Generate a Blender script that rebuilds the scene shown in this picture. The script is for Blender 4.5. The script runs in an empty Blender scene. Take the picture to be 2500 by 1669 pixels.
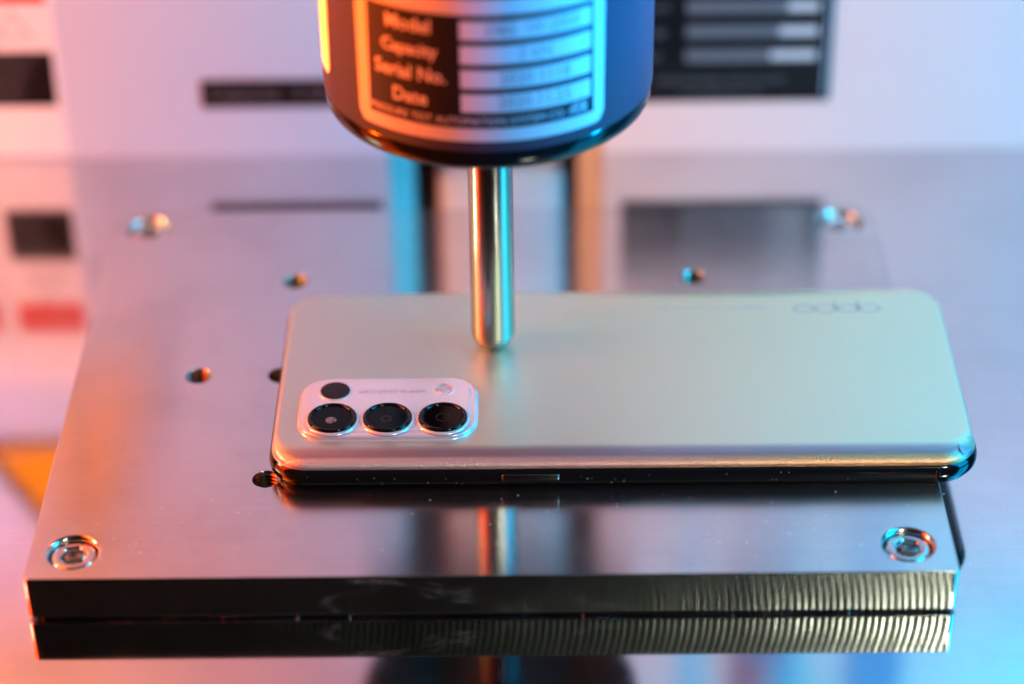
import bpy, bmesh, math, random
from mathutils import Vector, Matrix
random.seed(7)
MM = 0.001
R = math.radians
PI = math.pi
scene = bpy.context.scene
COL = scene.collection

# ------------------------------------------------------------------ camera
cam_d = bpy.data.cameras.new("camera")
cam = bpy.data.objects.new("camera", cam_d)
COL.objects.link(cam)
scene.camera = cam
cam_d.sensor_width = 36.0
cam_d.lens = 5728.575 / 2349.0 * 36.0
cam_d.clip_start = 0.01
cam_d.clip_end = 20.0
pit, rol, yaw = R(33.44), R(-0.814), R(-0.452)
fw = Vector((math.sin(yaw)*math.cos(pit), math.cos(yaw)*math.cos(pit), -math.sin(pit)))
rt = Vector((math.cos(yaw), -math.sin(yaw), 0))
up = rt.cross(fw)
rt2 = math.cos(rol)*rt + math.sin(rol)*up
up2 = -math.sin(rol)*rt + math.cos(rol)*up
M = Matrix.Identity(4)
for i in range(3):
    M[i][0] = rt2[i]; M[i][1] = up2[i]; M[i][2] = -fw[i]
CAM = Vector((8.547, -485.61, 335.73)) * MM
M.translation = CAM
cam.matrix_world = M
cam_d.dof.use_dof = True
cam_d.dof.focus_distance = (Vector((-20, -27, 8))*MM - CAM).dot(fw)
cam_d.dof.aperture_fstop = 4.4
cam_d.dof.aperture_blades = 0

# ------------------------------------------------------------------ world
w = bpy.data.worlds.new("World")
scene.world = w
w.use_nodes = True
bg = w.node_tree.nodes["Background"]
bg.inputs[0].default_value = (0.35, 0.55, 0.45, 1)
bg.inputs[1].default_value = 0.008

# ------------------------------------------------------------------ lamps
def lamp(name, loc, aim, size, power, color, spread=180):
    d = bpy.data.lights.new(name, 'AREA')
    d.shape = 'RECTANGLE'
    d.size, d.size_y = size[0]*MM, size[1]*MM
    d.energy = power
    d.color = color
    d.spread = R(spread)
    o = bpy.data.objects.new(name, d)
    COL.objects.link(o)
    o.location = Vector(loc)*MM
    v = (Vector(aim)-Vector(loc))
    o.rotation_euler = v.to_track_quat('-Z', 'Y').to_euler()
    return o
lamp("orange_tube_lamp", (-345, -45, 205), (0, 60, 60), (190, 400), 2.75, (1.0, 0.05, 0.0))
lamp("blue_tube_lamp", (345, -100, 205), (0, 60, 60), (170, 400), 2.2, (0.0, 0.45, 0.93))
lamp("white_key_lamp", (330, -560, 520), (30, 60, -30), (90, 90), 0.13, (0.94, 1.0, 0.78), 48)
lamp("azure_high_fill", (280, 40, 330), (130, 137, 200), (60, 60), 0.46, (0.0, 0.60, 0.85), 90)  # added fill: brings blue to the upper right panel
lamp("amber_high_fill", (-280, 40, 360), (-130, 137, 200), (60, 60), 0.12, (1.0, 0.6, 0.0), 90)  # extra fill light, added to warm the upper left panel
lamp("pale_side_fill", (-420, 10, 200), (-60, 137, 30), (80, 80), 0.16, (0.15, 1.0, 0.6), 80)  # added fill: offsets the red cast on the left panel
lamp("orange_head_fill", (-330, -70, 110), (0, 9.6, 108), (30, 30), 0.17, (1.0, 0.10, 0.0), 21)  # unseen spot added to colour the press head's left flank
lamp("blue_head_fill", (330, -95, 110), (0, 9.6, 108), (30, 30), 0.20, (0.0, 0.34, 1.0), 21)  # matching added spot for the press head's right flank
lamp("soft_top_fill", (0, -120, 650), (0, 60, 0), (400, 200), 0.05, (1.0, 0.9, 0.9))  # overhead fill added to brighten the phone's near edge

scene.view_settings.view_transform = 'Standard'
scene.view_settings.look = 'None'
scene.view_settings.exposure = -0.08
scene.view_settings.gamma = 1.0
scene.render.engine = 'CYCLES'
scene.cycles.use_denoising = True
scene.cycles.max_bounces = 10
scene.cycles.glossy_bounces = 6
scene.cycles.sample_clamp_indirect = 40.0
scene.cycles.caustics_reflective = True
scene.cycles.blur_glossy = 0.1

# ------------------------------------------------------------------ materials
def new_mat(name):
    m = bpy.data.materials.new(name)
    m.use_nodes = True
    return m, m.node_tree.nodes, m.node_tree.links, m.node_tree.nodes["Principled BSDF"]

def simple(name, col, rough=0.5, metal=0.0, spec=0.5, coat=0.0, noise=0.0, nscale=400, bump=0.0, bscale=900):
    m, N, L, b = new_mat(name)
    b.inputs['Base Color'].default_value = (*col, 1)
    b.inputs['Roughness'].default_value = rough
    b.inputs['Metallic'].default_value = metal
    b.inputs['Specular IOR Level'].default_value = spec
    b.inputs['Coat Weight'].default_value = coat
    b.inputs['Coat Roughness'].default_value = 0.05
    tc = N.new('ShaderNodeTexCoord')
    if noise > 0:
        n = N.new('ShaderNodeTexNoise'); n.inputs['Scale'].default_value = nscale
        n.inputs['Detail'].default_value = 4
        L.new(tc.outputs['Object'], n.inputs['Vector'])
        r = N.new('ShaderNodeMapRange')
        r.inputs['To Min'].default_value = max(rough-noise, 0.01); r.inputs['To Max'].default_value = rough+noise
        L.new(n.outputs[0], r.inputs['Value']); L.new(r.outputs[0], b.inputs['Roughness'])
    if bump > 0:
        n = N.new('ShaderNodeTexNoise'); n.inputs['Scale'].default_value = bscale
        L.new(tc.outputs['Object'], n.inputs['Vector'])
        bp = N.new('ShaderNodeBump'); bp.inputs['Strength'].default_value = bump
        bp.inputs['Distance'].default_value = 0.0001
        L.new(n.outputs[0], bp.inputs['Height']); L.new(bp.outputs[0], b.inputs['Normal'])
    return m

def steel(name, col, r0, r1, aniso=0.0, tangent=(0, 1, 0), dust=0.0, brush=(8, 900, 900), bump=0.05, rough2=0.0, share2=0.3, blotch=30, scratches=0, smears=0):
    m, N, L, b = new_mat(name)
    b.inputs['Metallic'].default_value = 1.0
    b.inputs['Anisotropic'].default_value = aniso
    if aniso > 0:
        c = N.new('ShaderNodeCombineXYZ')
        for i in range(3): c.inputs[i].default_value = tangent[i]
        L.new(c.outputs[0], b.inputs['Tangent'])
    tc = N.new('ShaderNodeTexCoord')
    mp = N.new('ShaderNodeMapping'); mp.inputs['Scale'].default_value = brush
    L.new(tc.outputs['Object'], mp.inputs['Vector'])
    nb = N.new('ShaderNodeTexNoise'); nb.inputs['Scale'].default_value = 3; nb.inputs['Detail'].default_value = 6
    nb.inputs['Roughness'].default_value = 0.7
    L.new(mp.outputs[0], nb.inputs['Vector'])
    nl = N.new('ShaderNodeTexNoise'); nl.inputs['Scale'].default_value = blotch; nl.inputs['Detail'].default_value = 5
    nl.inputs['Roughness'].default_value = 0.65
    L.new(tc.outputs['Object'], nl.inputs['Vector'])
    mx = N.new('ShaderNodeMath'); mx.operation = 'MULTIPLY_ADD'
    mx.inputs[1].default_value = 0.35
    L.new(nb.outputs[0], mx.inputs[0])
    m2 = N.new('ShaderNodeMath'); m2.operation = 'MULTIPLY'; m2.inputs[1].default_value = 0.65
    L.new(nl.outputs[0], m2.inputs[0]); L.new(m2.outputs[0], mx.inputs[2])
    rr = N.new('ShaderNodeMapRange'); rr.inputs['From Min'].default_value = 0.32; rr.inputs['From Max'].default_value = 0.68
    rr.inputs['To Min'].default_value = r0; rr.inputs['To Max'].default_value = r1
    L.new(mx.outputs[0], rr.inputs['Value']); L.new(rr.outputs[0], b.inputs['Roughness'])
    # colour: slight tone variation, worn patches
    cr = N.new('ShaderNodeMixRGB'); cr.inputs[1].default_value = (col[0]*0.86, col[1]*0.86, col[2]*0.86, 1)
    cr.inputs[2].default_value = (*col, 1)
    cf = N.new('ShaderNodeMapRange'); cf.inputs['From Min'].default_value = 0.38; cf.inputs['From Max'].default_value = 0.55
    L.new(mx.outputs[0], cf.inputs['Value']); L.new(cf.outputs[0], cr.inputs[0])
    last = cr.outputs[0]
    if dust > 0:
        # tiny pale dust specks with a diffuse look, and a few dark pits
        for sc, th, colr, seed in ((330, 0.062, (0.95, 0.95, 0.95), 0.0), (140, 0.030, (0.05, 0.05, 0.06), 3.7)):
            mpp = N.new('ShaderNodeMapping'); mpp.inputs['Location'].default_value = (seed, seed*1.3, seed)
            L.new(tc.outputs['Object'], mpp.inputs['Vector'])
            v = N.new('ShaderNodeTexVoronoi'); v.inputs['Scale'].default_value = sc*dust
            L.new(mpp.outputs[0], v.inputs['Vector'])
            lt = N.new('ShaderNodeMath'); lt.operation = 'LESS_THAN'; lt.inputs[1].default_value = th
            L.new(v.outputs['Distance'], lt.inputs[0])
            # keep only some cells
            sx = N.new('ShaderNodeSeparateColor'); L.new(v.outputs['Color'], sx.inputs[0])
            g = N.new('ShaderNodeMath'); g.operation = 'GREATER_THAN'; g.inputs[1].default_value = 0.86
            L.new(sx.outputs[0], g.inputs[0])
            mu = N.new('ShaderNodeMath'); mu.operation = 'MULTIPLY'
            L.new(lt.outputs[0], mu.inputs[0]); L.new(g.outputs[0], mu.inputs[1])
            c2 = N.new('ShaderNodeMixRGB'); c2.inputs[2].default_value = (*colr, 1)
            L.new(mu.outputs[0], c2.inputs[0]); L.new(last, c2.inputs[1]); last = c2.outputs[0]
    extra_rough = []
    if scratches:
        # hair scratches: thin cell borders of a warped pattern, kept only in patches
        wn = N.new('ShaderNodeTexNoise'); wn.inputs['Scale'].default_value = 22
        L.new(tc.outputs['Object'], wn.inputs['Vector'])
        wa = N.new('ShaderNodeVectorMath'); wa.operation = 'MULTIPLY_ADD'; wa.inputs[1].default_value = (0.06, 0.06, 0.06)
        L.new(wn.outputs['Color'], wa.inputs[0]); L.new(tc.outputs['Object'], wa.inputs[2])
        vo = N.new('ShaderNodeTexVoronoi'); vo.feature = 'DISTANCE_TO_EDGE'; vo.inputs['Scale'].default_value = 32
        L.new(wa.outputs[0], vo.inputs['Vector'])
        lt = N.new('ShaderNodeMath'); lt.operation = 'LESS_THAN'; lt.inputs[1].default_value = 0.0045
        L.new(vo.outputs['Distance'], lt.inputs[0])
        pn_ = N.new('ShaderNodeTexNoise'); pn_.inputs['Scale'].default_value = 45
        L.new(tc.outputs['Object'], pn_.inputs['Vector'])
        gt = N.new('ShaderNodeMath'); gt.operation = 'GREATER_THAN'; gt.inputs[1].default_value = 0.56
        L.new(pn_.outputs[0], gt.inputs[0])
        mu = N.new('ShaderNodeMath'); mu.operation = 'MULTIPLY'; L.new(lt.outputs[0], mu.inputs[0]); L.new(gt.outputs[0], mu.inputs[1])
        m3 = N.new('ShaderNodeMath'); m3.operation = 'MULTIPLY'; m3.inputs[1].default_value = 0.45*scratches; L.new(mu.outputs[0], m3.inputs[0])
        c3 = N.new('ShaderNodeMixRGB'); c3.inputs[2].default_value = (0.30, 0.29, 0.28, 1)
        L.new(m3.outputs[0], c3.inputs[0]); L.new(last, c3.inputs[1]); last = c3.outputs[0]
    L.new(last, b.inputs['Base Color'])
    if smears > 0:
        # chalky finger smears: pale, matt patches
        mm = N.new('ShaderNodeMapping'); mm.inputs['Scale'].default_value = (38, 38, 90); mm.inputs['Location'].default_value = (1.35, 0, 0)
        L.new(tc.outputs['Object'], mm.inputs['Vector'])
        s1 = N.new('ShaderNodeTexNoise'); s1.inputs['Scale'].default_value = 1.0; s1.inputs['Detail'].default_value = 8; s1.inputs['Roughness'].default_value = 0.72
        s1.inputs['Distortion'].default_value = 0.6
        L.new(mm.outputs[0], s1.inputs['Vector'])
        sr = N.new('ShaderNodeMapRange'); sr.inputs['From Min'].default_value = 0.60; sr.inputs['From Max'].default_value = 0.82
        sr.inputs['To Max'].default_value = smears
        L.new(s1.outputs[0], sr.inputs['Value'])
        df = N.new('ShaderNodeBsdfDiffuse'); df.inputs[0].default_value = (0.6, 0.6, 0.6, 1)
        sm_ = N.new('ShaderNodeMixShader'); L.new(sr.outputs[0], sm_.inputs[0]); L.new(b.outputs[0], sm_.inputs[1]); L.new(df.outputs[0], sm_.inputs[2])
        L.new(sm_.outputs[0], N['Material Output'].inputs[0])
    bp = N.new('ShaderNodeBump'); bp.inputs['Strength'].default_value = bump; bp.inputs['Distance'].default_value = 0.0001
    L.new(nb.outputs[0], bp.inputs['Height'])
    L.new(bp.outputs[0], b.inputs['Normal'])
    if rough2:
        # worn micro finish: a share of the surface scatters much more widely
        b2 = N.new('ShaderNodeBsdfPrincipled')
        b2.inputs['Metallic'].default_value = 1.0
        b2.inputs['Roughness'].default_value = rough2
        b2.inputs['Anisotropic'].default_value = 0.4
        L.new(c.outputs[0], b2.inputs['Tangent'])
        L.new(last, b2.inputs['Base Color'])
        ms = N.new('ShaderNodeMixShader'); ms.inputs[0].default_value = share2
        L.new(b.outputs[0], ms.inputs[1]); L.new(b2.outputs[0], ms.inputs[2])
        L.new(ms.outputs[0], N['Material Output'].inputs[0])
    return m

MAT = {}
MAT['plate'] = steel('brushed_plate_steel', (0.72, 0.71, 0.72), 0.125, 0.165, aniso=1.0, tangent=(0, 1, 0), dust=1.0, bump=0.012, scratches=0.35, rough2=0.36, share2=0.12)
MAT['base'] = steel('polished_base_steel', (0.74, 0.73, 0.74), 0.05, 0.11, dust=0.8, bump=0.01, blotch=18)
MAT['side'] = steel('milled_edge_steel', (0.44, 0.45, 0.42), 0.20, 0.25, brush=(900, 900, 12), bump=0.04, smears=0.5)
MAT['rod'] = steel('ground_rod_steel', (0.40, 0.39, 0.36), 0.20, 0.26, brush=(60, 60, 2500), bump=0.008)
MAT['screw'] = steel('screw_steel', (0.66, 0.64, 0.62), 0.14, 0.24, bump=0.02)
MAT['thread'] = simple('thread_steel', (0.22, 0.21, 0.20), 0.25, 1.0)
MAT['gap_shade'] = simple('gap_shade', (0.02, 0.02, 0.02), 0.5)
MAT['housing'] = simple('housing_anodised', (0.026, 0.021, 0.034), 0.42, 0.0, 0.12, bump=0.04, bscale=2500)
MAT['black_ring'] = simple('black_ring_gloss', (0.004, 0.004, 0.004), 0.13, 0.0, 0.25, noise=0.05)
MAT['wall'] = simple('painted_panel', (0.64, 0.64, 0.65), 0.42, 0.0, 0.4, bump=0.03, bscale=700)
MAT['slot'] = simple('slot_dark', (0.05, 0.05, 0.05), 0.5)
MAT['slot_side'] = simple('slot_side_aluminium', (0.26, 0.26, 0.26), 0.5, 0.8)
MAT['label_white'] = simple('label_white', (0.78, 0.78, 0.77), 0.45, bump=0.02)
MAT['label_silver'] = simple('label_silver', (0.31, 0.30, 0.31), 0.42, 0.08, 0.3)
MAT['label_black'] = simple('label_black', (0.006, 0.006, 0.007), 0.45, 0.0, 0.15)
MAT['label_text'] = simple('label_text_grey', (0.55, 0.55, 0.55), 0.5)
MAT['label_dim'] = simple('label_text_dim', (0.13, 0.14, 0.15), 0.5, 0.0, 0.2)
MAT['label_red'] = simple('label_red', (0.60, 0.014, 0.003), 0.55, 0.0, 0.1)
MAT['label_yellow'] = simple('label_yellow', (0.78, 0.34, 0.005), 0.55, 0.0, 0.15)
MAT['label_blue'] = simple('label_blue', (0.14, 0.24, 0.42), 0.4)
MAT['label_pale_blue'] = simple('label_pale_blue', (0.38, 0.52, 0.62), 0.4)
MAT['label_purple'] = simple('label_purple', (0.22, 0.20, 0.32), 0.4)
MAT['button_pink'] = simple('button_pink', (0.42, 0.28, 0.34), 0.3)
MAT['frame'] = simple('phone_frame_gloss', (0.06, 0.06, 0.064), 0.10, 0.9, 0.6, noise=0.03)
MAT['button_metal'] = simple('button_metal', (0.30, 0.30, 0.30), 0.16, 1.0)
MAT['screen'] = simple('phone_screen_glass', (0.005, 0.005, 0.006), 0.05, 0.0, 0.6)
MAT['lens_ring'] = simple('lens_ring_black', (0.005, 0.005, 0.006), 0.10, 0.0, 0.35)
MAT['lens_glass'] = simple('lens_glass', (0.002, 0.002, 0.002), 0.03, 0.0, 0.12)
MAT['lens_iris'] = simple('lens_iris', (0.016, 0.011, 0.012), 0.22, 0.0, 0.2)
MAT['lens_inner'] = simple('lens_inner_cell', (0.30, 0.22, 0.22), 0.12, 0.8)
MAT['module'] = simple('camera_module_pearl', (0.80, 0.74, 0.79), 0.24, 0.35, 0.6, coat=0.6)
MAT['module_side'] = simple('camera_module_rim', (0.80, 0.76, 0.80), 0.16, 0.3, 0.7, coat=0.8)
MAT['print_grey'] = simple('print_grey', (0.30, 0.27, 0.30), 0.4)
MAT['logo'] = simple('logo_print', (0.50, 0.56, 0.55), 0.30, 0.5)
MAT['tag'] = simple('small_print', (0.60, 0.66, 0.62), 0.30, 0.5)
m, N, L, b = new_mat('flash_glass')
b.inputs['Base Color'].default_value = (0.95, 0.95, 0.95, 1); b.inputs['Roughness'].default_value = 0.04
b.inputs['Transmission Weight'].default_value = 0.9; b.inputs['IOR'].default_value = 1.6
MAT['flash'] = m
m, N, L, b = new_mat('film_blue')
b.inputs['Base Color'].default_value = (0.35, 0.62, 0.75, 1); b.inputs['Roughness'].default_value = 0.08
b.inputs['Coat Weight'].default_value = 1.0; b.inputs['Metallic'].default_value = 0.4
MAT['film'] = m

# phone back: frosted, glittering etched glass with an iridescent pearl coating
m, N, L, b = new_mat('phone_back_pearl')
b.inputs['Metallic'].default_value = 0.85
b.inputs['Specular IOR Level'].default_value = 0.6
tc = N.new('ShaderNodeTexCoord')
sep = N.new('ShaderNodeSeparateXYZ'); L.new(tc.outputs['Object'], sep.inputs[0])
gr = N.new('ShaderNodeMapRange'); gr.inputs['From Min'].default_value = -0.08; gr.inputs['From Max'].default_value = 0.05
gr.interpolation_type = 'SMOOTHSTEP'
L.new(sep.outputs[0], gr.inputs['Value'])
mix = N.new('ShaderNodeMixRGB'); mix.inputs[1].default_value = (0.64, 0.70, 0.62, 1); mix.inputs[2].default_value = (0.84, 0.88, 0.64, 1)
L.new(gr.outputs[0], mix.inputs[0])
# sheen on the curved edge painted as colour: mauve band, pink to amber strip
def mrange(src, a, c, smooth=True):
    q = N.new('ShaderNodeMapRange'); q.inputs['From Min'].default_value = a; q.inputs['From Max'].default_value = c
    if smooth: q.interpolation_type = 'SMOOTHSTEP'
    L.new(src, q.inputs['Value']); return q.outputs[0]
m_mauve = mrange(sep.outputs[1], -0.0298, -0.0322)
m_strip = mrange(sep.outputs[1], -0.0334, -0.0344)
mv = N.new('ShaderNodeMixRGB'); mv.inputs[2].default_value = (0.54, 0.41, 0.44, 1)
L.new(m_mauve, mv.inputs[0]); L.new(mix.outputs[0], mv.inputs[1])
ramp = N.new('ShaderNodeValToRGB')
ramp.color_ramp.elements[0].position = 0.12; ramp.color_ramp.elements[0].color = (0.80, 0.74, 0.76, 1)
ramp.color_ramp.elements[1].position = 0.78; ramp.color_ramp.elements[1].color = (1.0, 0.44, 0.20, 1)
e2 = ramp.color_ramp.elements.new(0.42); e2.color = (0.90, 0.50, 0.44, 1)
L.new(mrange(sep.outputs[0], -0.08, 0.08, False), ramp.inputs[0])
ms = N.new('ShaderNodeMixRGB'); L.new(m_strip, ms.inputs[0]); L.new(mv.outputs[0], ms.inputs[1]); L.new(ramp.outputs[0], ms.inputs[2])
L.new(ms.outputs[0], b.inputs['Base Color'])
v = N.new('ShaderNodeTexNoise'); v.inputs['Scale'].default_value = 2600; v.inputs['Detail'].default_value = 2
L.new(tc.outputs['Object'], v.inputs['Vector'])
rm = N.new('ShaderNodeMapRange'); rm.inputs['To Min'].default_value = 0.34; rm.inputs['To Max'].default_value = 0.44
L.new(v.outputs[0], rm.inputs['Value']); L.new(rm.outputs[0], b.inputs['Roughness'])
bp = N.new('ShaderNodeBump'); bp.inputs['Distance'].default_value = 0.00022
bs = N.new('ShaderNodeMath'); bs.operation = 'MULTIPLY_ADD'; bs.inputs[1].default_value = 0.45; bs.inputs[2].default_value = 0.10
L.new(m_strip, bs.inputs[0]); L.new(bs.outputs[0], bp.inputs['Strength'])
L.new(v.outputs[0], bp.inputs['Height']); L.new(bp.outputs[0], b.inputs['Normal'])
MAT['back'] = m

# ------------------------------------------------------------------ helpers
def smooth(me, ang=35):
    for p in me.polygons: p.use_smooth = True
    me.set_sharp_from_angle(angle=R(ang))
    for p in me.polygons: p.use_smooth = not (len(p.vertices) > 4 or abs(p.normal.z) > 0.9995)

def link_mesh(name, me, mat, parent=None, sm=None):
    me.materials.clear()
    me.materials.append(MAT[mat])
    if sm: smooth(me, sm)
    o = bpy.data.objects.new(name, me)
    COL.objects.link(o)
    if parent: o.parent = parent
    return o

def from_bm(name, bm, mat, parent=None, sm=None):
    bmesh.ops.recalc_face_normals(bm, faces=bm.faces)
    bmesh.ops.scale(bm, vec=(MM, MM, MM), verts=bm.verts)
    bm.normal_update()
    me = bpy.data.meshes.new(name)
    bm.to_mesh(me); bm.free()
    return link_mesh(name, me, mat, parent, sm)

def empty(name, loc, label, cat, group=None):
    o = bpy.data.objects.new(name, None)
    o.empty_display_size = 0.01
    COL.objects.link(o)
    o.location = Vector(loc)*MM
    o['label'] = label; o['category'] = cat
    if group: o['group'] = group
    return o

def tag(o, label, cat, group=None):
    o['label'] = label; o['category'] = cat
    if group: o['group'] = group
    return o

def box(x0, x1, y0, y1, z0, z1, bev=0.0, seg=2):
    bm = bmesh.new()
    bmesh.ops.create_cube(bm, size=1)
    for vv in bm.verts:
        vv.co = Vector((x0+(vv.co.x+.5)*(x1-x0), y0+(vv.co.y+.5)*(y1-y0), z0+(vv.co.z+.5)*(z1-z0)))
    if bev > 0:
        bmesh.ops.bevel(bm, geom=bm.edges[:], offset=bev, segments=seg, profile=0.5, affect='EDGES')
    return bm

def lathe(prof, seg=64, cx=0, cy=0, closed=False):
    """prof: list of (r,z) in mm, r=0 closes with a point"""
    bm = bmesh.new()
    rings = []
    for r, z in prof:
        if r <= 1e-6:
            rings.append([bm.verts.new((cx, cy, z))])
        else:
            rings.append([bm.verts.new((cx+r*math.cos(2*PI*k/seg), cy+r*math.sin(2*PI*k/seg), z)) for k in range(seg)])
    for a, c in zip(rings, rings[1:]):
        if len(a) == 1 and len(c) == 1: continue
        for k in range(seg):
            k2 = (k+1) % seg
            if len(a) == 1: bm.faces.new((a[0], c[k], c[k2]))
            elif len(c) == 1: bm.faces.new((a[k], a[k2], c[0]))
            else: bm.faces.new((a[k], a[k2], c[k2], c[k]))
    return bm

def rrect(hx, hy, r, cx=0, cy=0, n=12, p=2.0):
    pts = []
    r = min(r, hx, hy)
    for qx, qy, a0 in ((1, 1, 0), (-1, 1, 90), (-1, -1, 180), (1, -1, 270)):
        for k in range(n+1):
            a = R(a0 + 90*k/n)
            pts.append((cx+qx*(hx-r)+r*math.cos(a), cy+qy*(hy-r)+r*math.sin(a)))
    return pts

def loft(rings, cap0=False, cap1=False):
    """rings: list of (points2d, z)"""
    bm = bmesh.new()
    vs = [[bm.verts.new((x, y, z)) for x, y in pts] for pts, z in rings]
    n = len(vs[0])
    for a, c in zip(vs, vs[1:]):
        for k in range(n):
            k2 = (k+1) % n
            bm.faces.new((a[k], a[k2], c[k2], c[k]))
    if cap0: bm.faces.new(vs[0][::-1])
    if cap1: bm.faces.new(vs[-1])
    return bm

def curve_solid(name, loops, z0, z1, bev, mat, parent=None, res=2):
    cu = bpy.data.curves.new(name, 'CURVE')
    cu.dimensions = '2D'; cu.fill_mode = 'BOTH'
    for pts in loops:
        s = cu.splines.new('POLY'); s.points.add(len(pts)-1)
        for q, (x, y) in zip(s.points, pts): q.co = (x*MM, y*MM, 0, 1)
        s.use_cyclic_u = True
    cu.extrude = (z1-z0)/2*MM - bev*MM
    cu.bevel_depth = bev*MM; cu.bevel_resolution = res; cu.offset = -bev*MM
    to = bpy.data.objects.new(name, cu); COL.objects.link(to)
    dg = bpy.context.evaluated_depsgraph_get()
    me = bpy.data.meshes.new_from_object(to.evaluated_get(dg))
    bpy.data.objects.remove(to); bpy.data.curves.remove(cu)
    me.transform(Matrix.Translation((0, 0, (z0+z1)/2*MM)))
    bm = bmesh.new(); bm.from_mesh(me)
    bmesh.ops.remove_doubles(bm, verts=bm.verts, dist=1e-6)
    bmesh.ops.recalc_face_normals(bm, faces=bm.faces)
    bm.to_mesh(me); bm.free()
    return link_mesh(name, me, mat, parent, 40)

def text_mesh(txt, size, ext=0.02, align='CENTER', sx=1.0, bold=0.0, spacing=1.0):
    """text lying in XY, centred on the origin, in metres"""
    cu = bpy.data.curves.new('t', 'FONT')
    cu.body = txt; cu.size = size*MM; cu.extrude = ext*MM; cu.align_x = align; cu.align_y = 'CENTER'
    cu.resolution_u = 3; cu.offset = bold*MM; cu.space_character = spacing
    to = bpy.data.objects.new('t', cu); COL.objects.link(to)
    dg = bpy.context.evaluated_depsgraph_get()
    me = bpy.data.meshes.new_from_object(to.evaluated_get(dg))
    bpy.data.objects.remove(to); bpy.data.curves.remove(cu)
    me.transform(Matrix.Scale(sx, 4, (1, 0, 0)))
    return me

def circ(cx, cy, r, n=40):
    return [(cx+r*math.cos(2*PI*k/n), cy+r*math.sin(2*PI*k/n)) for k in range(n)]

# ================================================================== SETTING
ZB = -11.3        # top of the polished base; z = 0 is the top of the fixture plate
YW = 137.0        # face of the back panel
bm = box(-620, 620, -900, YW+90, ZB-30, ZB)
o = from_bm('base', bm, 'base'); o['kind'] = 'structure'
o['label'] = 'polished steel machine base under the thick plate'

# back panel of the machine with the slide slot
SL, SR = -30.6, 29.9
pn = empty('back_panel', (0, YW, ZB), 'white painted machine panel standing behind the steel plate', 'machine panel')
def pbox(name, x0, x1, y0, y1, z0, z1, mat, parent, off, bev=0.0):
    bm = box(x0-off[0], x1-off[0], y0-off[1], y1-off[1], z0-off[2], z1-off[2], bev)
    return from_bm(name, bm, mat, parent, 40 if bev else None)
PO = (0, YW, ZB)
pbox('panel', -520, SL, YW, YW+30, ZB-0.2, 470, 'wall', pn, PO, 0.8)
pbox('panel', SR, 520, YW, YW+30, ZB-0.2, 470, 'wall', pn, PO, 0.8)
pbox('slot_backing', SL-5, SR+5, YW+30.2, YW+34, ZB-0.2, 470, 'slot', pn, PO)
pbox('slot_sill', SL+.2, SR-.2, YW+13, YW+30, ZB-0.2, ZB+7.5, 'slot_side', pn, PO, 0.6)
for sg in (1, -1):
    xa = SL if sg > 0 else SR
    prf = [(xa-0.2*sg, YW+0.9), (xa+0.3*sg, YW+0.9), (xa+6.6*sg, YW+4.9), (xa+6.6*sg, YW+30), (xa-0.2*sg, YW+30)]
    bm = bmesh.new()
    lo = [bm.verts.new((x-PO[0], y-PO[1], ZB-0.1-PO[2])) for x, y in prf]
    hi = [bm.verts.new((x-PO[0], y-PO[1], 80-PO[2])) for x, y in prf]
    bm.faces.new(lo); bm.faces.new(hi[::-1])
    for k in range(5): bm.faces.new((lo[k], lo[(k+1) % 5], hi[(k+1) % 5], hi[k]))
    from_bm('slot_jamb', bm, 'slot_side', pn)
pbox('slide_column', -17.0, 19.0, YW+3, YW+29, ZB+8.2, 470, 'wall', pn, PO, 4.0)

# ------------------------------------------------------------------ wall signs
YS = YW-0.25
def flat_sign(name, x0, x1, z0, z1, mat, parent, off, y=0.0, t=0.25, rad=0.0):
    """thin sheet in front of the panel; y = extra distance towards the camera"""
    return pbox(name, x0, x1, YW-y-t, YW-y, z0, z1, mat, parent, off)
def wall_text(txt, x, z, size, mat, parent, off, y=0.5, sx=1.0, align='CENTER', bold=0.0, name='lettering'):
    me = text_mesh(txt, size, 0.02, align, sx, bold)
    me.transform(Matrix.Rotation(R(90), 4, 'X'))
    me.transform(Matrix.Translation(Vector((x-off[0], YW-y-off[1], z-off[2]))*MM))
    return link_mesh(name, me, mat, parent)

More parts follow.
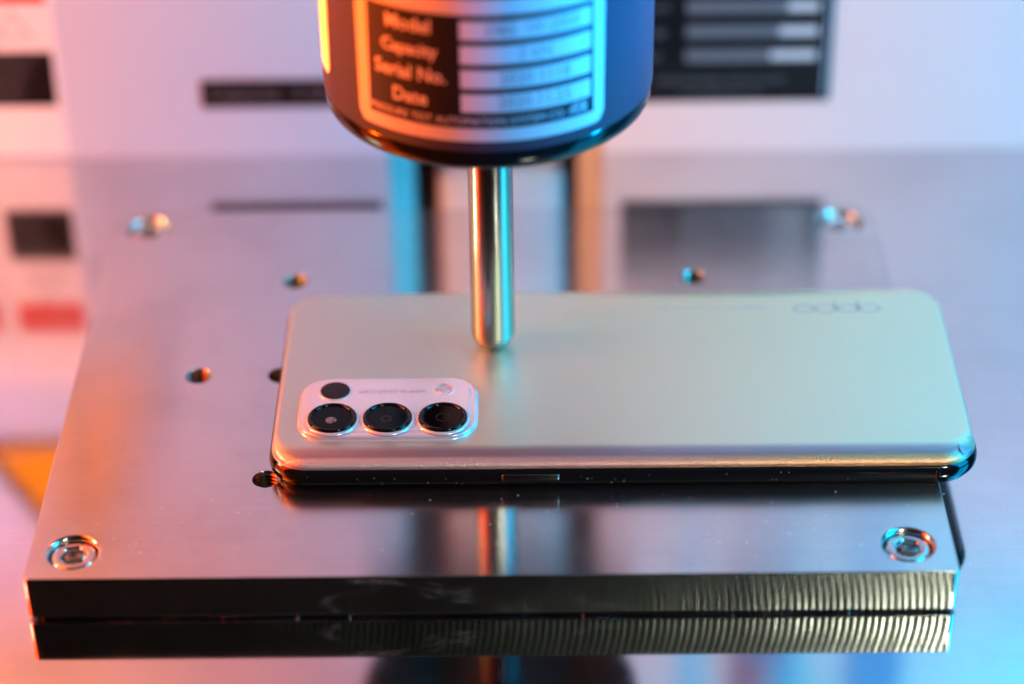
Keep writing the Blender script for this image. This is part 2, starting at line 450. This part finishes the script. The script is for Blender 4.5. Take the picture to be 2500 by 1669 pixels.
# warning notice (two of them side by side on a white backing sheet)
def warning(x0, x1, label, right_text):
    off = (x0, YW, ZB+1)
    e = empty('warning_sign', off, label, 'warning sign', 'warning signs on the left of the back panel')
    flat_sign('backing_sheet', x0-2.6, x1+1.6, ZB+1.2, 65, 'label_white', e, off)
    flat_sign('header', x0, x1, 37.5, 47.5, 'label_red', e, off, 0.25, 0.12)
    wall_text('DANGER', (x0+x1)/2, 42.5, 4.0, 'label_white', e, off, 0.40)
    # grey outlined triangle on white
    cx = (x0+x1)/2
    bm = bmesh.new()
    def tri(cx, z0, h, s, y):
        return [(cx-s/2, y, z0), (cx+s/2, y, z0), (cx, y, z0+h)]
    a = tri(cx, 26.5, 9.6, 11.5, -0.3); c = tri(cx, 27.6, 6.4, 7.6, -0.3)
    va = [bm.verts.new((p[0]-off[0], p[1], p[2]-off[2])) for p in a]
    vc = [bm.verts.new((p[0]-off[0], p[1], p[2]-off[2])) for p in c]
    for k in range(3):
        k2 = (k+1) % 3
        bm.faces.new((va[k], va[k2], vc[k2], vc[k]))
    r = bmesh.ops.extrude_face_region(bm, geom=bm.faces[:])
    for vv in [g for g in r['geom'] if isinstance(g, bmesh.types.BMVert)]: vv.co.y -= 0.1
    from_bm('warning_triangle', bm, 'label_text', e)
    flat_sign('text_block', x0, x1, 5.6, 22.6, 'label_black', e, off, 0.25, 0.12)
    for k in range(6):
        z = 20.6-k*2.5
        wid = (x1-x0)-(5.5 if k < 3 else 7.5)
        wall_text(right_text[k], x0+0.8, z, 1.9, 'label_dim', e, off, 0.40, align='LEFT', sx=0.9)
txts = ['KEEP HANDS AWAY', 'FROM MOVING', 'PARTS. SWITCH', 'OFF BEFORE', 'SERVICE AND', 'CLEANING']
warning(-142.5, -123.0, 'red topped warning sign with black text block at the far left edge', txts)
warning(-167.5, -148.2, 'second warning sign, reflected in the base left of the other one', txts)

# yellow warning triangle (seen mirrored in the base and plate)
def prism_xz(pts, y0, y1, off):
    bm = bmesh.new()
    f = [bm.verts.new((x-off[0], y0-off[1], z-off[2])) for x, z in pts]
    g = [bm.verts.new((x-off[0], y1-off[1], z-off[2])) for x, z in pts]
    bm.faces.new(f); bm.faces.new(g[::-1])
    n = len(pts)
    for k in range(n): bm.faces.new((f[k], f[(k+1) % n], g[(k+1) % n], g[k]))
    return bm
off = (-127, YW, 86)
e = empty('hazard_triangle', off, 'large yellow warning triangle with dark border above the red topped sign', 'warning sign')
from_bm('border', prism_xz([(-164, 86), (-94, 86), (-129, 146)], YW-0.2, YW-0.02, off), 'label_black', e)
from_bm('yellow_field', prism_xz([(-157.2, 89.8), (-100.8, 89.8), (-129, 138.2)], YW-0.34, YW-0.21, off), 'label_yellow', e)
wall_text('!', -129, 107, 30, 'label_black', e, off, 0.42, bold=0.6)

# black strip label left of the press head
off = (-58, YW, 11)
e = empty('strip_label', off, 'long black strip label with grey lettering left of the press head', 'label')
flat_sign('strip', -82.5, -33.0, 4.4, 13.0, 'label_black', e, off)
wall_text('Capacity  2 kN', -80.5, 8.9, 5.2, 'label_dim', e, off, 0.32, align='LEFT', sx=1.12)
# big rating plate right of the head
off = (64, YW, 6)
e = empty('rating_plate', off, 'large black rating plate with rows of pale bars right of the press head', 'label')
flat_sign('plate_sheet', 35.6, 93.5, 4.8, 56, 'label_black', e, off)
flat_sign('edge_line', 91.6, 92.1, 6.4, 54.6, 'label_pale_blue', e, off, 0.25, 0.1)
rows = ['Model', 'Voltage', 'Current', 'Power', 'Weight', 'Serial No.']
for k in range(5):
    z = 19.2+k*7.4
    flat_sign('value_bar', 53.0, 89.4, z-1.9, z+1.9, 'label_dim', e, off, 0.25, 0.1)
    flat_sign('value_tag', 76.5+(k % 3)*2.2, 89.2, z-1.2, z+1.2, 'label_text', e, off, 0.36, 0.08)
    wall_text(rows[k], 38.2, z, 3.1, 'label_dim', e, off, 0.40, align='LEFT')
wall_text('MADE FOR PRESS TESTING UNITS', 63, 11.5, 2.4, 'label_dim', e, off, 0.40)
wall_text('CHECK BEFORE EVERY USE', 63, 7.6, 1.9, 'label_dim', e, off, 0.40)

# control labels high on the right (only seen mirrored in the base)
off = (83, YW, 180)
e = empty('button_panel', off, 'dark purple panel with a pink button, mirrored in the base below the plate', 'control panel')
pbox('panel_face', 74.5, 94.0, YW-2.0, YW, 164, 205, 'label_purple', e, off, 0.5)
bm = lathe([(0, 3.2), (4.6, 3.2), (6.0, 2.2), (6.4, 0)], 32)
bmesh.ops.rotate(bm, cent=(0, 0, 0), matrix=Matrix.Rotation(R(90), 3, 'X'), verts=bm.verts)
bmesh.ops.translate(bm, vec=(84.5-off[0], -2.0, 186.0-off[2]), verts=bm.verts)
from_bm('button', bm, 'button_pink', e, 40)
off = (119, YW, 180)
e = tag(flat_sign('blue_label', 110.5, 129.5, 163, 205, 'label_blue', None, (0, 0, 0), 0, 0.3), 'deep blue sheet beside the purple button panel, mirrored in the base', 'label')
e = tag(flat_sign('pale_label', 55.8, 63.6, 163, 205, 'label_pale_blue', None, (0, 0, 0), 0, 0.3), 'narrow pale blue strip left of the purple button panel, mirrored in the base', 'label')

# ================================================================== FIXTURE PLATE
PX, YF, YB2 = 100.3, -67.65, 87.0
plate = empty('fixture_plate', (0, 0, ZB), 'thick square brushed steel plate with corner screws under the phone', 'steel plate')
def arcp(cx, cy, r, a0, a1, n):
    return [(cx+r*math.cos(R(a0+(a1-a0)*k/n)), cy+r*math.sin(R(a0+(a1-a0)*k/n))) for k in range(n+1)]
FC, BC = 1.3, 8.5
def outline(ins=0.0):
    x, y0, y1 = PX-ins, YF+ins, YB2-ins
    return (arcp(x-FC, y0+FC, FC, -90, 0, 6)+arcp(x-BC, y1-BC, BC, 0, 90, 12)
            + arcp(-x+BC, y1-BC, BC, 90, 180, 12)+arcp(-x+FC, y0+FC, FC, 180, 270, 6))
SCREWS = [(-90.8, -58.2), (90.4, -58.2), (-90.8, 78.2), (90.4, 78.2)]
HOLES = [(-50.4, 51.4), (50.4, 51.6), (-70.6, 9.6), (-50.7, 9.5), (-50.9, -32.2), (50.6, 9.5)]
loops = [outline()] + [circ(x, y, 5.75, 48) for x, y in SCREWS] + [circ(x, y, 2.75, 40) for x, y in HOLES]
from mathutils.geometry import delaunay_2d_cdt
def holed_slab(name, outer_f, hole_f, holes, z0, z1, bev, mat, parent):
    """outer_f(inset) -> outline; hole_f(x, y, r) -> circle; flat top and bottom, bevelled rims, open hole walls"""
    bm = bmesh.new()
    def cap(ins, z, flip):
        lps = [outer_f(ins)]+[hole_f(x, y, r+bev) for x, y, r in holes]
        co, faces = [], []
        for lp in lps:
            b0 = len(co); co += [Vector(p) for p in lp]; faces.append(list(range(b0, len(co))))
        vs, es, fs, _, _, _ = delaunay_2d_cdt(co, [], faces, 0, 1e-6)
        bv = [bm.verts.new((v[0], v[1], z)) for v in vs]
        def inside(f):
            c = sum((vs[i] for i in f), Vector((0, 0)))/len(f)
            return all((c-Vector((x, y))).length > r+bev*0.5 for x, y, r in holes)
        for f in fs:
            if inside(f): bm.faces.new([bv[i] for i in (f[::-1] if flip else f)])
    cap(bev, z1, False); cap(bev, z0, True)
    prof = [(bev*(1-math.cos(R(90*k/3))), bev*(1-math.sin(R(90*k/3)))) for k in range(4)]
    def sides(fn, sgn):
        rings = [(fn(p), z1-q) for p, q in prof[::-1]]+[(fn(p), z0+q) for p, q in prof]
        vs = [[bm.verts.new((x, y, z)) for x, y in pts] for pts, z in rings]
        n = len(vs[0])
        for a, c in zip(vs, vs[1:]):
            for k in range(n):
                f = (a[k], a[(k+1) % n], c[(k+1) % n], c[k])
                bm.faces.new(f[::-1] if sgn > 0 else f)
    sides(outer_f, 1)
    for x, y, r in holes: sides(lambda p, x=x, y=y, r=r: hole_f(x, y, r+p), -1)
    bmesh.ops.remove_doubles(bm, verts=bm.verts, dist=1e-4)
    return from_bm(name, bm, mat, parent, 50)
holed_slab('plate_body', outline, lambda x, y, r: circ(x, y, r, 48), [(x, y, 5.9) for x, y in SCREWS]+[(x, y, 3.05) for x, y in HOLES],
           -10.4-ZB, -ZB, 0.28, 'plate', plate)
from_bm('foot', loft([(outline(2.2), .02), (outline(2.2), -10.35-ZB)], True, True), 'gap_shade', plate)  # near-black foot: shade of the gap put into its colour
# milled front face: real scallops left by the cutter, sheared into arcs
bm = bmesh.new()
x0, x1 = -PX+FC, PX-FC
NX, NZ = 1600, 7
z0, z1 = -10.05, -0.32
per = 1.55
grid = []
rs = random.Random(3)
amp = [rs.uniform(0.85, 1.15) for _ in range(400)]
jit = [rs.uniform(-0.12, 0.12) for _ in range(400)]
fine = [rs.uniform(-1, 1) for _ in range(NX+400)]
for j in range(NZ+1):
    t = j/NZ
    z = z1+(z0-z1)*t
    sh = 1.4*(1-(1-t)**2)
    row = []
    for i in range(NX+1):
        x = x0+(x1-x0)*i/NX
        u = (x-sh+200)/per
        k = int(u); fr = u-k
        fr = min(max(fr+jit[k % 400]*math.sin(PI*fr), 0), 1)
        # slow rise then quick fall
        h = (fr/0.72) if fr < 0.72 else (1-fr)/0.28
        h = h*h*(3-2*h)
        fi = fine[int((x-sh-x0)/(x1-x0)*NX)+200]
        d = 0.042*(0.35+0.65*(i/NX)**0.7)*amp[k % 400]*h + 0.0016*fi
        row.append(bm.verts.new((x, YF-0.03-d, z-ZB)))
    grid.append(row)
for j in range(NZ):
    for i in range(NX):
        bm.faces.new((grid[j][i], grid[j+1][i], grid[j+1][i+1], grid[j][i+1]))
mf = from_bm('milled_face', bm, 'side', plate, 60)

# socket screws, sunk in their counterbores
def screw(x, y, rot):
    e = bpy.data.objects.new('screw', None); COL.objects.link(e); e.parent = plate
    e.empty_display_size = 0.004
    e.location = Vector((x, y, -ZB))*MM
    e.rotation_euler = (0, 0, R(rot))
    return e
def hexpts(r):
    out = []
    for k in range(48):
        a = 2*PI*k/48
        # radius of a hexagon at this angle
        am = (a % (PI/3))-PI/6
        out.append((r*math.cos(PI/6)/math.cos(am)*math.cos(a), r*math.cos(PI/6)/math.cos(am)*math.sin(a)))
    return out
bm = loft([(circ(0, 0, 4.95, 48), -6.5), (circ(0, 0, 4.95, 48), -1.5), (circ(0, 0, 4.75, 48), -1.1), (circ(0, 0, 4.3, 48), -0.85),
           (circ(0, 0, 3.35, 48), -0.82), (hexpts(3.05), -1.1), (hexpts(2.85), -1.5), (hexpts(2.85), -4.2), (circ(0, 0, 0.3, 48), -4.9)], False, True)
bmesh.ops.scale(bm, vec=(MM, MM, MM), verts=bm.verts)
bmesh.ops.recalc_face_normals(bm, faces=bm.faces)
me_head = bpy.data.meshes.new('screw'); bm.to_mesh(me_head); bm.free()
# chamfer ring round the counterbore
bm = lathe([(5.35, -7.0), (5.35, -0.85), (5.45, -0.5), (5.95, -0.06), (6.2, 0.012)], 48)
bmesh.ops.scale(bm, vec=(MM, MM, MM), verts=bm.verts)
me_cb = bpy.data.meshes.new('counterbore_rim'); bm.to_mesh(me_cb); bm.free()
for (x, y), a in zip(SCREWS, (12, 40, 70, 25)):
    h = link_mesh('screw', me_head, 'screw', plate, 35)
    h.location = Vector((x, y, -ZB))*MM; h.rotation_euler = (0, 0, R(a))
    c = link_mesh('counterbore_rim', me_cb, 'screw', plate, 50)
    c.location = Vector((x, y, -ZB))*MM

# threaded holes
prof = [(3.25, 0.01), (3.05, -0.25)]
z = -0.4
while z > -10.0:
    prof += [(3.0, z-0.05), (2.5, z-0.42), (2.5, z-0.5), (3.0, z-0.9)]
    z -= 0.95
bm = lathe(prof, 40)
bmesh.ops.scale(bm, vec=(MM, MM, MM), verts=bm.verts)
me_th = bpy.data.meshes.new('thread'); bm.to_mesh(me_th); bm.free()
for x, y in HOLES:
    h = link_mesh('threaded_hole', me_th, 'thread', plate, 25)
    h.location = Vector((x, y, -ZB))*MM

# ================================================================== PHONE
PC = (29.63, -0.755)
phone = empty('smartphone', (PC[0], PC[1], 0.02), 'silver pearl smartphone lying face down on the steel plate', 'smartphone')
phone.rotation_euler = (0, 0, R(-0.149))
HX, HY = 79.95, 36.6
RC = 9.2
def ring(ix, iy, z, r=RC):
    return (rrect(HX-ix, HY-iy, max(r-min(ix, iy), 2.0), n=14), z)
# screen glass, frame, back
from_bm('screen', loft([ring(2.2, 2.2, 0.0), ring(1.5, 1.5, 0.12), ring(1.1, 1.1, 0.75), ring(1.1, 1.1, 1.2)], True, False), 'screen', phone, 50)
from_bm('frame', loft([ring(1.3, 1.3, 0.9), ring(0.75, 0.75, 1.15), ring(0.25, 0.25, 1.8), ring(0.03, 0.03, 2.6), ring(0.0, 0.0, 3.3),
                       ring(0.08, 0.08, 4.0), ring(0.35, 0.35, 4.7), ring(0.8, 0.8, 5.25), ring(1.0, 1.0, 5.35), ring(1.3, 1.3, 5.3)]), 'frame', phone, 60)
br = []
nn = 14
for k in range(nn+1):
    a = R(90*k/nn)
    # elliptic shoulder: long sides 6 mm wide, short sides 2.2 mm
    zz = 5.42+2.58*math.sin(a)
    br.append(ring(0.75+1.3*(1-math.cos(a)), 0.75+6.2*(1-math.cos(a)), zz))
bm = loft([ring(1.2, 1.2, 5.3)]+br, False, True)
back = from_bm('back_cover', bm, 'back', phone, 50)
# power button on the near long edge
bm = box(-27.2, -14.4, -0.3, 0.3, 2.75, 4.35, 0.28, 3)
bmesh.ops.translate(bm, vec=(0, -HY-0.02, 0), verts=bm.verts)
from_bm('power_button', bm, 'button_metal', phone, 40)
# antenna break line
bm = box(69.6, 70.5, -HY-0.05, -HY+0.6, 1.6, 4.6, 0.1, 1)
from_bm('antenna_line', bm, 'screen', phone)
# lifted film sliver on the near right corner
pts = []
bm = bmesh.new()
inner, outer = [], []
for k in range(13):
    a = R(-8-44*k/12)
    cx, cy = HX-RC, -(HY-RC)
    ro = RC-1.1; ri = RC-2.2-2.0*math.sin(PI*k/12)**0.8
    outer.append(bm.verts.new((cx+ro*math.cos(a), cy+ro*math.sin(a), 6.55)))
    inner.append(bm.verts.new((cx+ri*math.cos(a), cy+ri*math.sin(a), 7.75)))
for k in range(12):
    bm.faces.new((outer[k], outer[k+1], inner[k+1], inner[k]))
r = bmesh.ops.extrude_face_region(bm, geom=bm.faces[:])
for vv in [g for g in r['geom'] if isinstance(g, bmesh.types.BMVert)]: vv.co.z += 0.08
from_bm('film_corner', bm, 'film', phone, 30)

# camera module
MX, MY = -53.25, -16.4
def mring(ins, z, r=6.6):
    return (rrect(20.3-ins, 11.7-ins, r-ins, MX, MY, n=12), z)
mod = from_bm('camera_module', loft([mring(-0.35, 7.95), mring(-0.15, 8.1), mring(0.0, 8.4), mring(0.0, 8.75), mring(0.25, 8.98), mring(0.8, 9.05),
                                     mring(1.3, 9.0), mring(1.5, 9.02), mring(1.75, 9.15), mring(2.1, 9.2)], False, True), 'module', phone, 50)
mod['label'] = 'pale pink raised camera module'
def lens(cx, cy, kind):
    ped = lathe([(6.25, 9.15), (6.2, 9.35), (5.85, 9.55), (5.6, 9.65), (5.5, 9.65)], 56, cx, cy)
    from_bm('lens_pedestal', ped, 'module', mod, 50)
    rg = lathe([(5.5, 9.2), (5.62, 9.5), (5.6, 9.95), (5.45, 10.2), (5.15, 10.32), (4.85, 10.25), (4.65, 9.95), (4.6, 9.8)], 64, cx, cy)
    ro = from_bm('lens', rg, 'lens_ring', mod, 50)
    gl = lathe([(4.62, 9.9), (4.3, 9.97), (0, 9.99)], 56, cx, cy)
    g = from_bm('lens_cover', gl, 'lens_glass', mod, 50)
    if kind == 0:
        ir = lathe([(1.25, 10.0), (1.0, 10.06), (0.55, 10.12), (0, 10.15)], 32, cx-0.2, cy-1.1)
        from_bm('lens_cell', ir, 'lens_inner', mod, 50)
    elif kind == 1:
        ir = lathe([(1.45, 10.0), (1.3, 10.02), (1.2, 10.0), (0.8, 10.01), (0.72, 10.03), (0.6, 10.0)], 32, cx-0.3, cy-0.7)
        from_bm('lens_cell', ir, 'lens_iris', mod, 50)
    else:
        ir = lathe([(1.6, 10.0), (1.5, 10.01), (1.4, 10.0)], 32, cx, cy-0.2)
        from_bm('lens_cell', ir, 'lens_iris', mod, 50)
LY = -21.9
for k, x in enumerate((-65.7, -53.15, -40.6)):
    lens(x, LY, k)
sm = lathe([(3.9, 9.15), (3.8, 9.3), (3.5, 9.4), (3.4, 9.4)], 48, -65.7, -10.4)
from_bm('lens_pedestal', sm, 'module', mod, 50)
sm = lathe([(3.4, 9.2), (3.4, 9.5), (3.25, 9.58), (1.5, 9.6), (0, 9.6)], 48, -65.7, -10.4)
from_bm('small_lens', sm, 'lens_iris', mod, 50)
fl = lathe([(2.6, 9.18), (2.5, 9.3), (2.2, 9.32), (2.05, 9.25)], 40, -40.7, -9.8)
from_bm('flash_rim', fl, 'module_side', mod, 50)
bm = bmesh.new()
bmesh.ops.create_icosphere(bm, subdivisions=2, radius=1.95)
for vv in bm.verts: vv.co.z = max(vv.co.z, 0)*0.42
bmesh.ops.translate(bm, vec=(-40.7, -9.8, 9.21), verts=bm.verts)
from_bm('flash', bm, 'flash', mod)

def phone_text(txt, x, y, z, size, mat, sx, bold=0.0, name='lettering', parent=None, spacing=1.0):
    me = text_mesh(txt, size, 0.012, 'CENTER', sx, bold, spacing)
    me.transform(Matrix.Rotation(PI, 4, 'Z'))
    me.transform(Matrix.Translation(Vector((x, y, z))*MM))
    return link_mesh(name, me, mat, parent or phone)
t = phone_text('64MP AI QUAD CAM', -52.55, -10.55, 9.215, 1.95, 'print_grey', 0.86, 0.0, parent=mod)
t['label'] = 'small grey upside down print 64MP AI QUAD CAM'
# brand wordmark, upside down from here
def wordmark():
    bm = bmesh.new()
    def ringpath(cx, rx, ry, th, n=40, a0=0, a1=360):
        vo, vi = [], []
        for k in range(n+1):
            a = R(a0+(a1-a0)*k/n)
            vo.append(bm.verts.new((cx+rx*math.cos(a), ry*math.sin(a), 0)))
            vi.append(bm.verts.new((cx+(rx-th)*math.cos(a), (ry-th*0.8)*math.sin(a), 0)))
        for k in range(n): bm.faces.new((vo[k], vo[k+1], vi[k+1], vi[k]))
    def bar(x0, x1, y0, y1):
        bm.faces.new([bm.verts.new(c) for c in ((x0, y0, 0), (x1, y0, 0), (x1, y1, 0), (x0, y1, 0))])
    rx, ry, th = 2.75, 1.75, 0.62
    xs = (-7.9, -2.75, 2.75, 7.9)
    for c in xs: ringpath(c, rx, ry, th)
    for c in (xs[1], xs[2]):
        bar(c-rx-0.02, c-rx+th, -3.1, 0.9)
    return bm
bm = wordmark()
bmesh.ops.rotate(bm, cent=(0, 0, 0), matrix=Matrix.Rotation(PI, 3, 'Z'), verts=bm.verts)
bmesh.ops.translate(bm, vec=(53.6, 24.6, 8.012), verts=bm.verts)
o = from_bm('wordmark', bm, 'logo', phone); o['label'] = 'grey wordmark of rounded letters, upside down'
phone_text('Designed for you, made with care', 23.3, 25.3, 8.012, 2.1, 'tag', 0.92, 0.0, name='small_print')

# ================================================================== PRESS HEAD
HXc, HYc = 0.2, 9.6
head = empty('press_head', (HXc, HYc, 8.05), 'dark cylinder press head with name plate pushing its steel rod on the phone', 'press head')
def hz(z): return z-8.05
RH = 36.5
from_bm('housing', lathe([(RH-0.5, hz(80.0)), (RH, hz(80.6)), (RH, hz(243)), (RH-2, hz(245)), (0, hz(245))], 128), 'housing', head, 40)
prof = [(RH-0.25, hz(80.0)), (RH-0.25, hz(78.2))]
for k in range(1, 9):
    a = R(90*k/8)
    prof.append((RH-0.25-2.9*(1-math.cos(a)), hz(78.2-3.2*math.sin(a))))
from_bm('end_ring', lathe([(RH-0.6, hz(80.5)), (RH-0.4, hz(80.3))]+prof+[(30.5, hz(75.0)), (30.2, hz(75.4)), (8.2, hz(75.4)), (8.0, hz(74.7)), (5.6, hz(74.7)), (5.5, hz(76))], 128), 'black_ring', head, 30)
rodp = []
for k in range(11):
    a = R(90*k/10)
    rodp.append((0.4+4.75*math.sin(a), hz(8.05+4.4*(1-math.cos(a)))))
from_bm('rod', lathe([(0, hz(8.02))]+rodp+[(5.15, hz(75.5)), (5.15, hz(78))], 64), 'rod', head, 40)

# curved name plate: map flat (s, z) onto the cylinder
def bend(me, r_add, s0=0.0):
    for vv in me.vertices:
        s, zz, d = vv.co.x/MM, vv.co.y/MM, vv.co.z/MM
        a = (s+s0)/RH-PI/2
        rr = RH+r_add+d
        vv.co = Vector((rr*math.cos(a), rr*math.sin(a), hz(zz)))*MM
def curved_rect(name, s0, s1, z0, z1, mat, parent, lift, corner=0.0, thick=0.08, n=48):
    bm = bmesh.new()
    cols = []
    for i in range(n+1):
        s = s0+(s1-s0)*i/n
        dz = 0
        if corner > 0:
            e = min(s-s0, s1-s)
            if e < corner: dz = corner-math.sqrt(max(corner**2-(corner-e)**2, 0))
        cols.append([bm.verts.new((s, z0+dz, 0)), bm.verts.new((s, z1-dz, 0))])
    for a, c in zip(cols, cols[1:]): bm.faces.new((a[0], c[0], c[1], a[1]))
    r = bmesh.ops.extrude_face_region(bm, geom=bm.faces[:])
    for vv in [g for g in r['geom'] if isinstance(g, bmesh.types.BMVert)]: vv.co.z += thick
    bmesh.ops.recalc_face_normals(bm, faces=bm.faces)
    bmesh.ops.scale(bm, vec=(MM, MM, MM), verts=bm.verts)
    me = bpy.data.meshes.new(name); bm.to_mesh(me); bm.free()
    bend(me, lift)
    return link_mesh(name, me, mat, parent, 30)
def curved_text(txt, s, z, size, mat, parent, lift, sx=1.0, align='CENTER', bold=0.0):
    me = text_mesh(txt, size, 0.015, align, sx, bold)
    me.transform(Matrix.Translation(Vector((s, z, 0))*MM))
    bend(me, lift)
    return link_mesh('lettering', me, mat, parent)
A0, A1 = R(-47.5)*RH, R(42.5)*RH
ZP0, ZP1 = 82.9, 115.6
npl = curved_rect('name_plate', A0, A1, ZP0, ZP1, 'label_silver', head, 0.02, 2.2)
npl['label'] = 'silver name plate with black left column'
bi0, bi1, zi0, zi1 = A0+3.5, A1-2.9, ZP0+3.1, ZP1-3.6
curved_rect('black_field', bi0, bi1, zi0, zi1, 'label_black', npl, 0.12)
xm = bi0+0.425*(bi1-bi0)
rowh = (zi1-zi0-3.8)/4
names = ['Model', 'Capacity', 'Serial No.', 'Date']
vals = ['DBS  W-2000', '2 kN', '2020 1118', '2020.11.25']
for k in range(4):
    zc = zi1-0.6-rowh*(k+0.5)
    curved_rect('value_field', xm, bi1-0.9, zc-rowh/2+0.7, zc+rowh/2-0.7, 'label_silver', npl, 0.22, n=24)
    curved_text(names[k], (bi0+xm)/2-0.5, zc, 4.4 if k != 1 else 3.9, 'label_silver', npl, 0.24, 0.95, bold=0.07)
    curved_text(vals[k], (xm+bi1)/2+1.0, zc, 3.6, 'label_dim', npl, 0.34, 1.0, bold=0.04)
curved_text('PRESSURE TEST AUTOMATION SYSTEM CO. LTD', (bi0+bi1)/2-1, zi0+1.7, 2.3, 'label_silver', npl, 0.24, 0.98)
curved_text('C', bi1-4.6, zi0+2.0, 3.2, 'label_silver', npl, 0.24)
curved_text('E', bi1-2.4, zi0+2.0, 3.2, 'label_silver', npl, 0.24)
s2 = curved_rect('side_sticker', R(-128)*RH, R(-68)*RH, 86.8, 150, 'label_white', head, 0.02, 2.4)
s2['label'] = 'plain white sticker on the left flank'
# bracket holding the head to the slide (only mirrored in the base)
pbox('bracket', -24, 24, 45, YW+2.5, 205, 242, 'wall', head, (HXc, HYc, 8.05), 2.0)

# ================================================================== DUST AND METAL CHIPS
def specks(name, pts, mat, label):
    bm = bmesh.new()
    for x, y, z, r in pts:
        m4 = Matrix.Translation((x, y, z)) @ Matrix.Rotation(random.uniform(0, 3), 4, 'Z') @ Matrix.Diagonal((r*random.uniform(0.7, 1.8), r, r*0.7, 1))
        bmesh.ops.create_icosphere(bm, subdivisions=1, radius=1.0, matrix=m4)
    o = from_bm(name, bm, mat)
    o['kind'] = 'stuff'; o['label'] = label
    return o
random.seed(21)
MAT['dust'] = simple('dust_pale', (0.85, 0.85, 0.85), 0.5)
MAT['chip'] = simple('chip_steel', (0.8, 0.8, 0.8), 0.12, 1.0)
pts = []
for k in range(90):     # on the plate, mostly in the dark reflection before the phone
    pts.append((random.uniform(-85, 95), random.uniform(-62, -38), 0.05, random.choice((0.05, 0.06, 0.07, 0.09, 0.12))))
for k in range(40):
    pts.append((random.uniform(-95, -52), random.uniform(-60, 60), 0.05, random.uniform(0.04, 0.08)))
for k in range(36):     # on the phone's near side
    pts.append((random.uniform(-45, 100), PC[1]-HY-0.02, random.uniform(1.9, 4.4), random.uniform(0.04, 0.09)))
for k in range(60):     # on the phone's back
    pts.append((random.uniform(-45, 104), random.uniform(-30, 30), 8.05, random.uniform(0.03, 0.06)))
for k in range(60):     # on the base to the right
    pts.append((random.uniform(102, 122), random.uniform(-70, 40), ZB+0.05, random.uniform(0.04, 0.09)))
specks('dust', pts, 'dust', 'pale dust specks scattered over the plate and the phone')
pts = [(random.uniform(-92, 95), YF+random.uniform(-0.5, 0.1), ZB+random.uniform(0.1, 0.7), random.uniform(0.07, 0.16)) for k in range(46)]
specks('metal_chips', pts, 'chip', 'tiny bright metal chips in the gap under the plate')
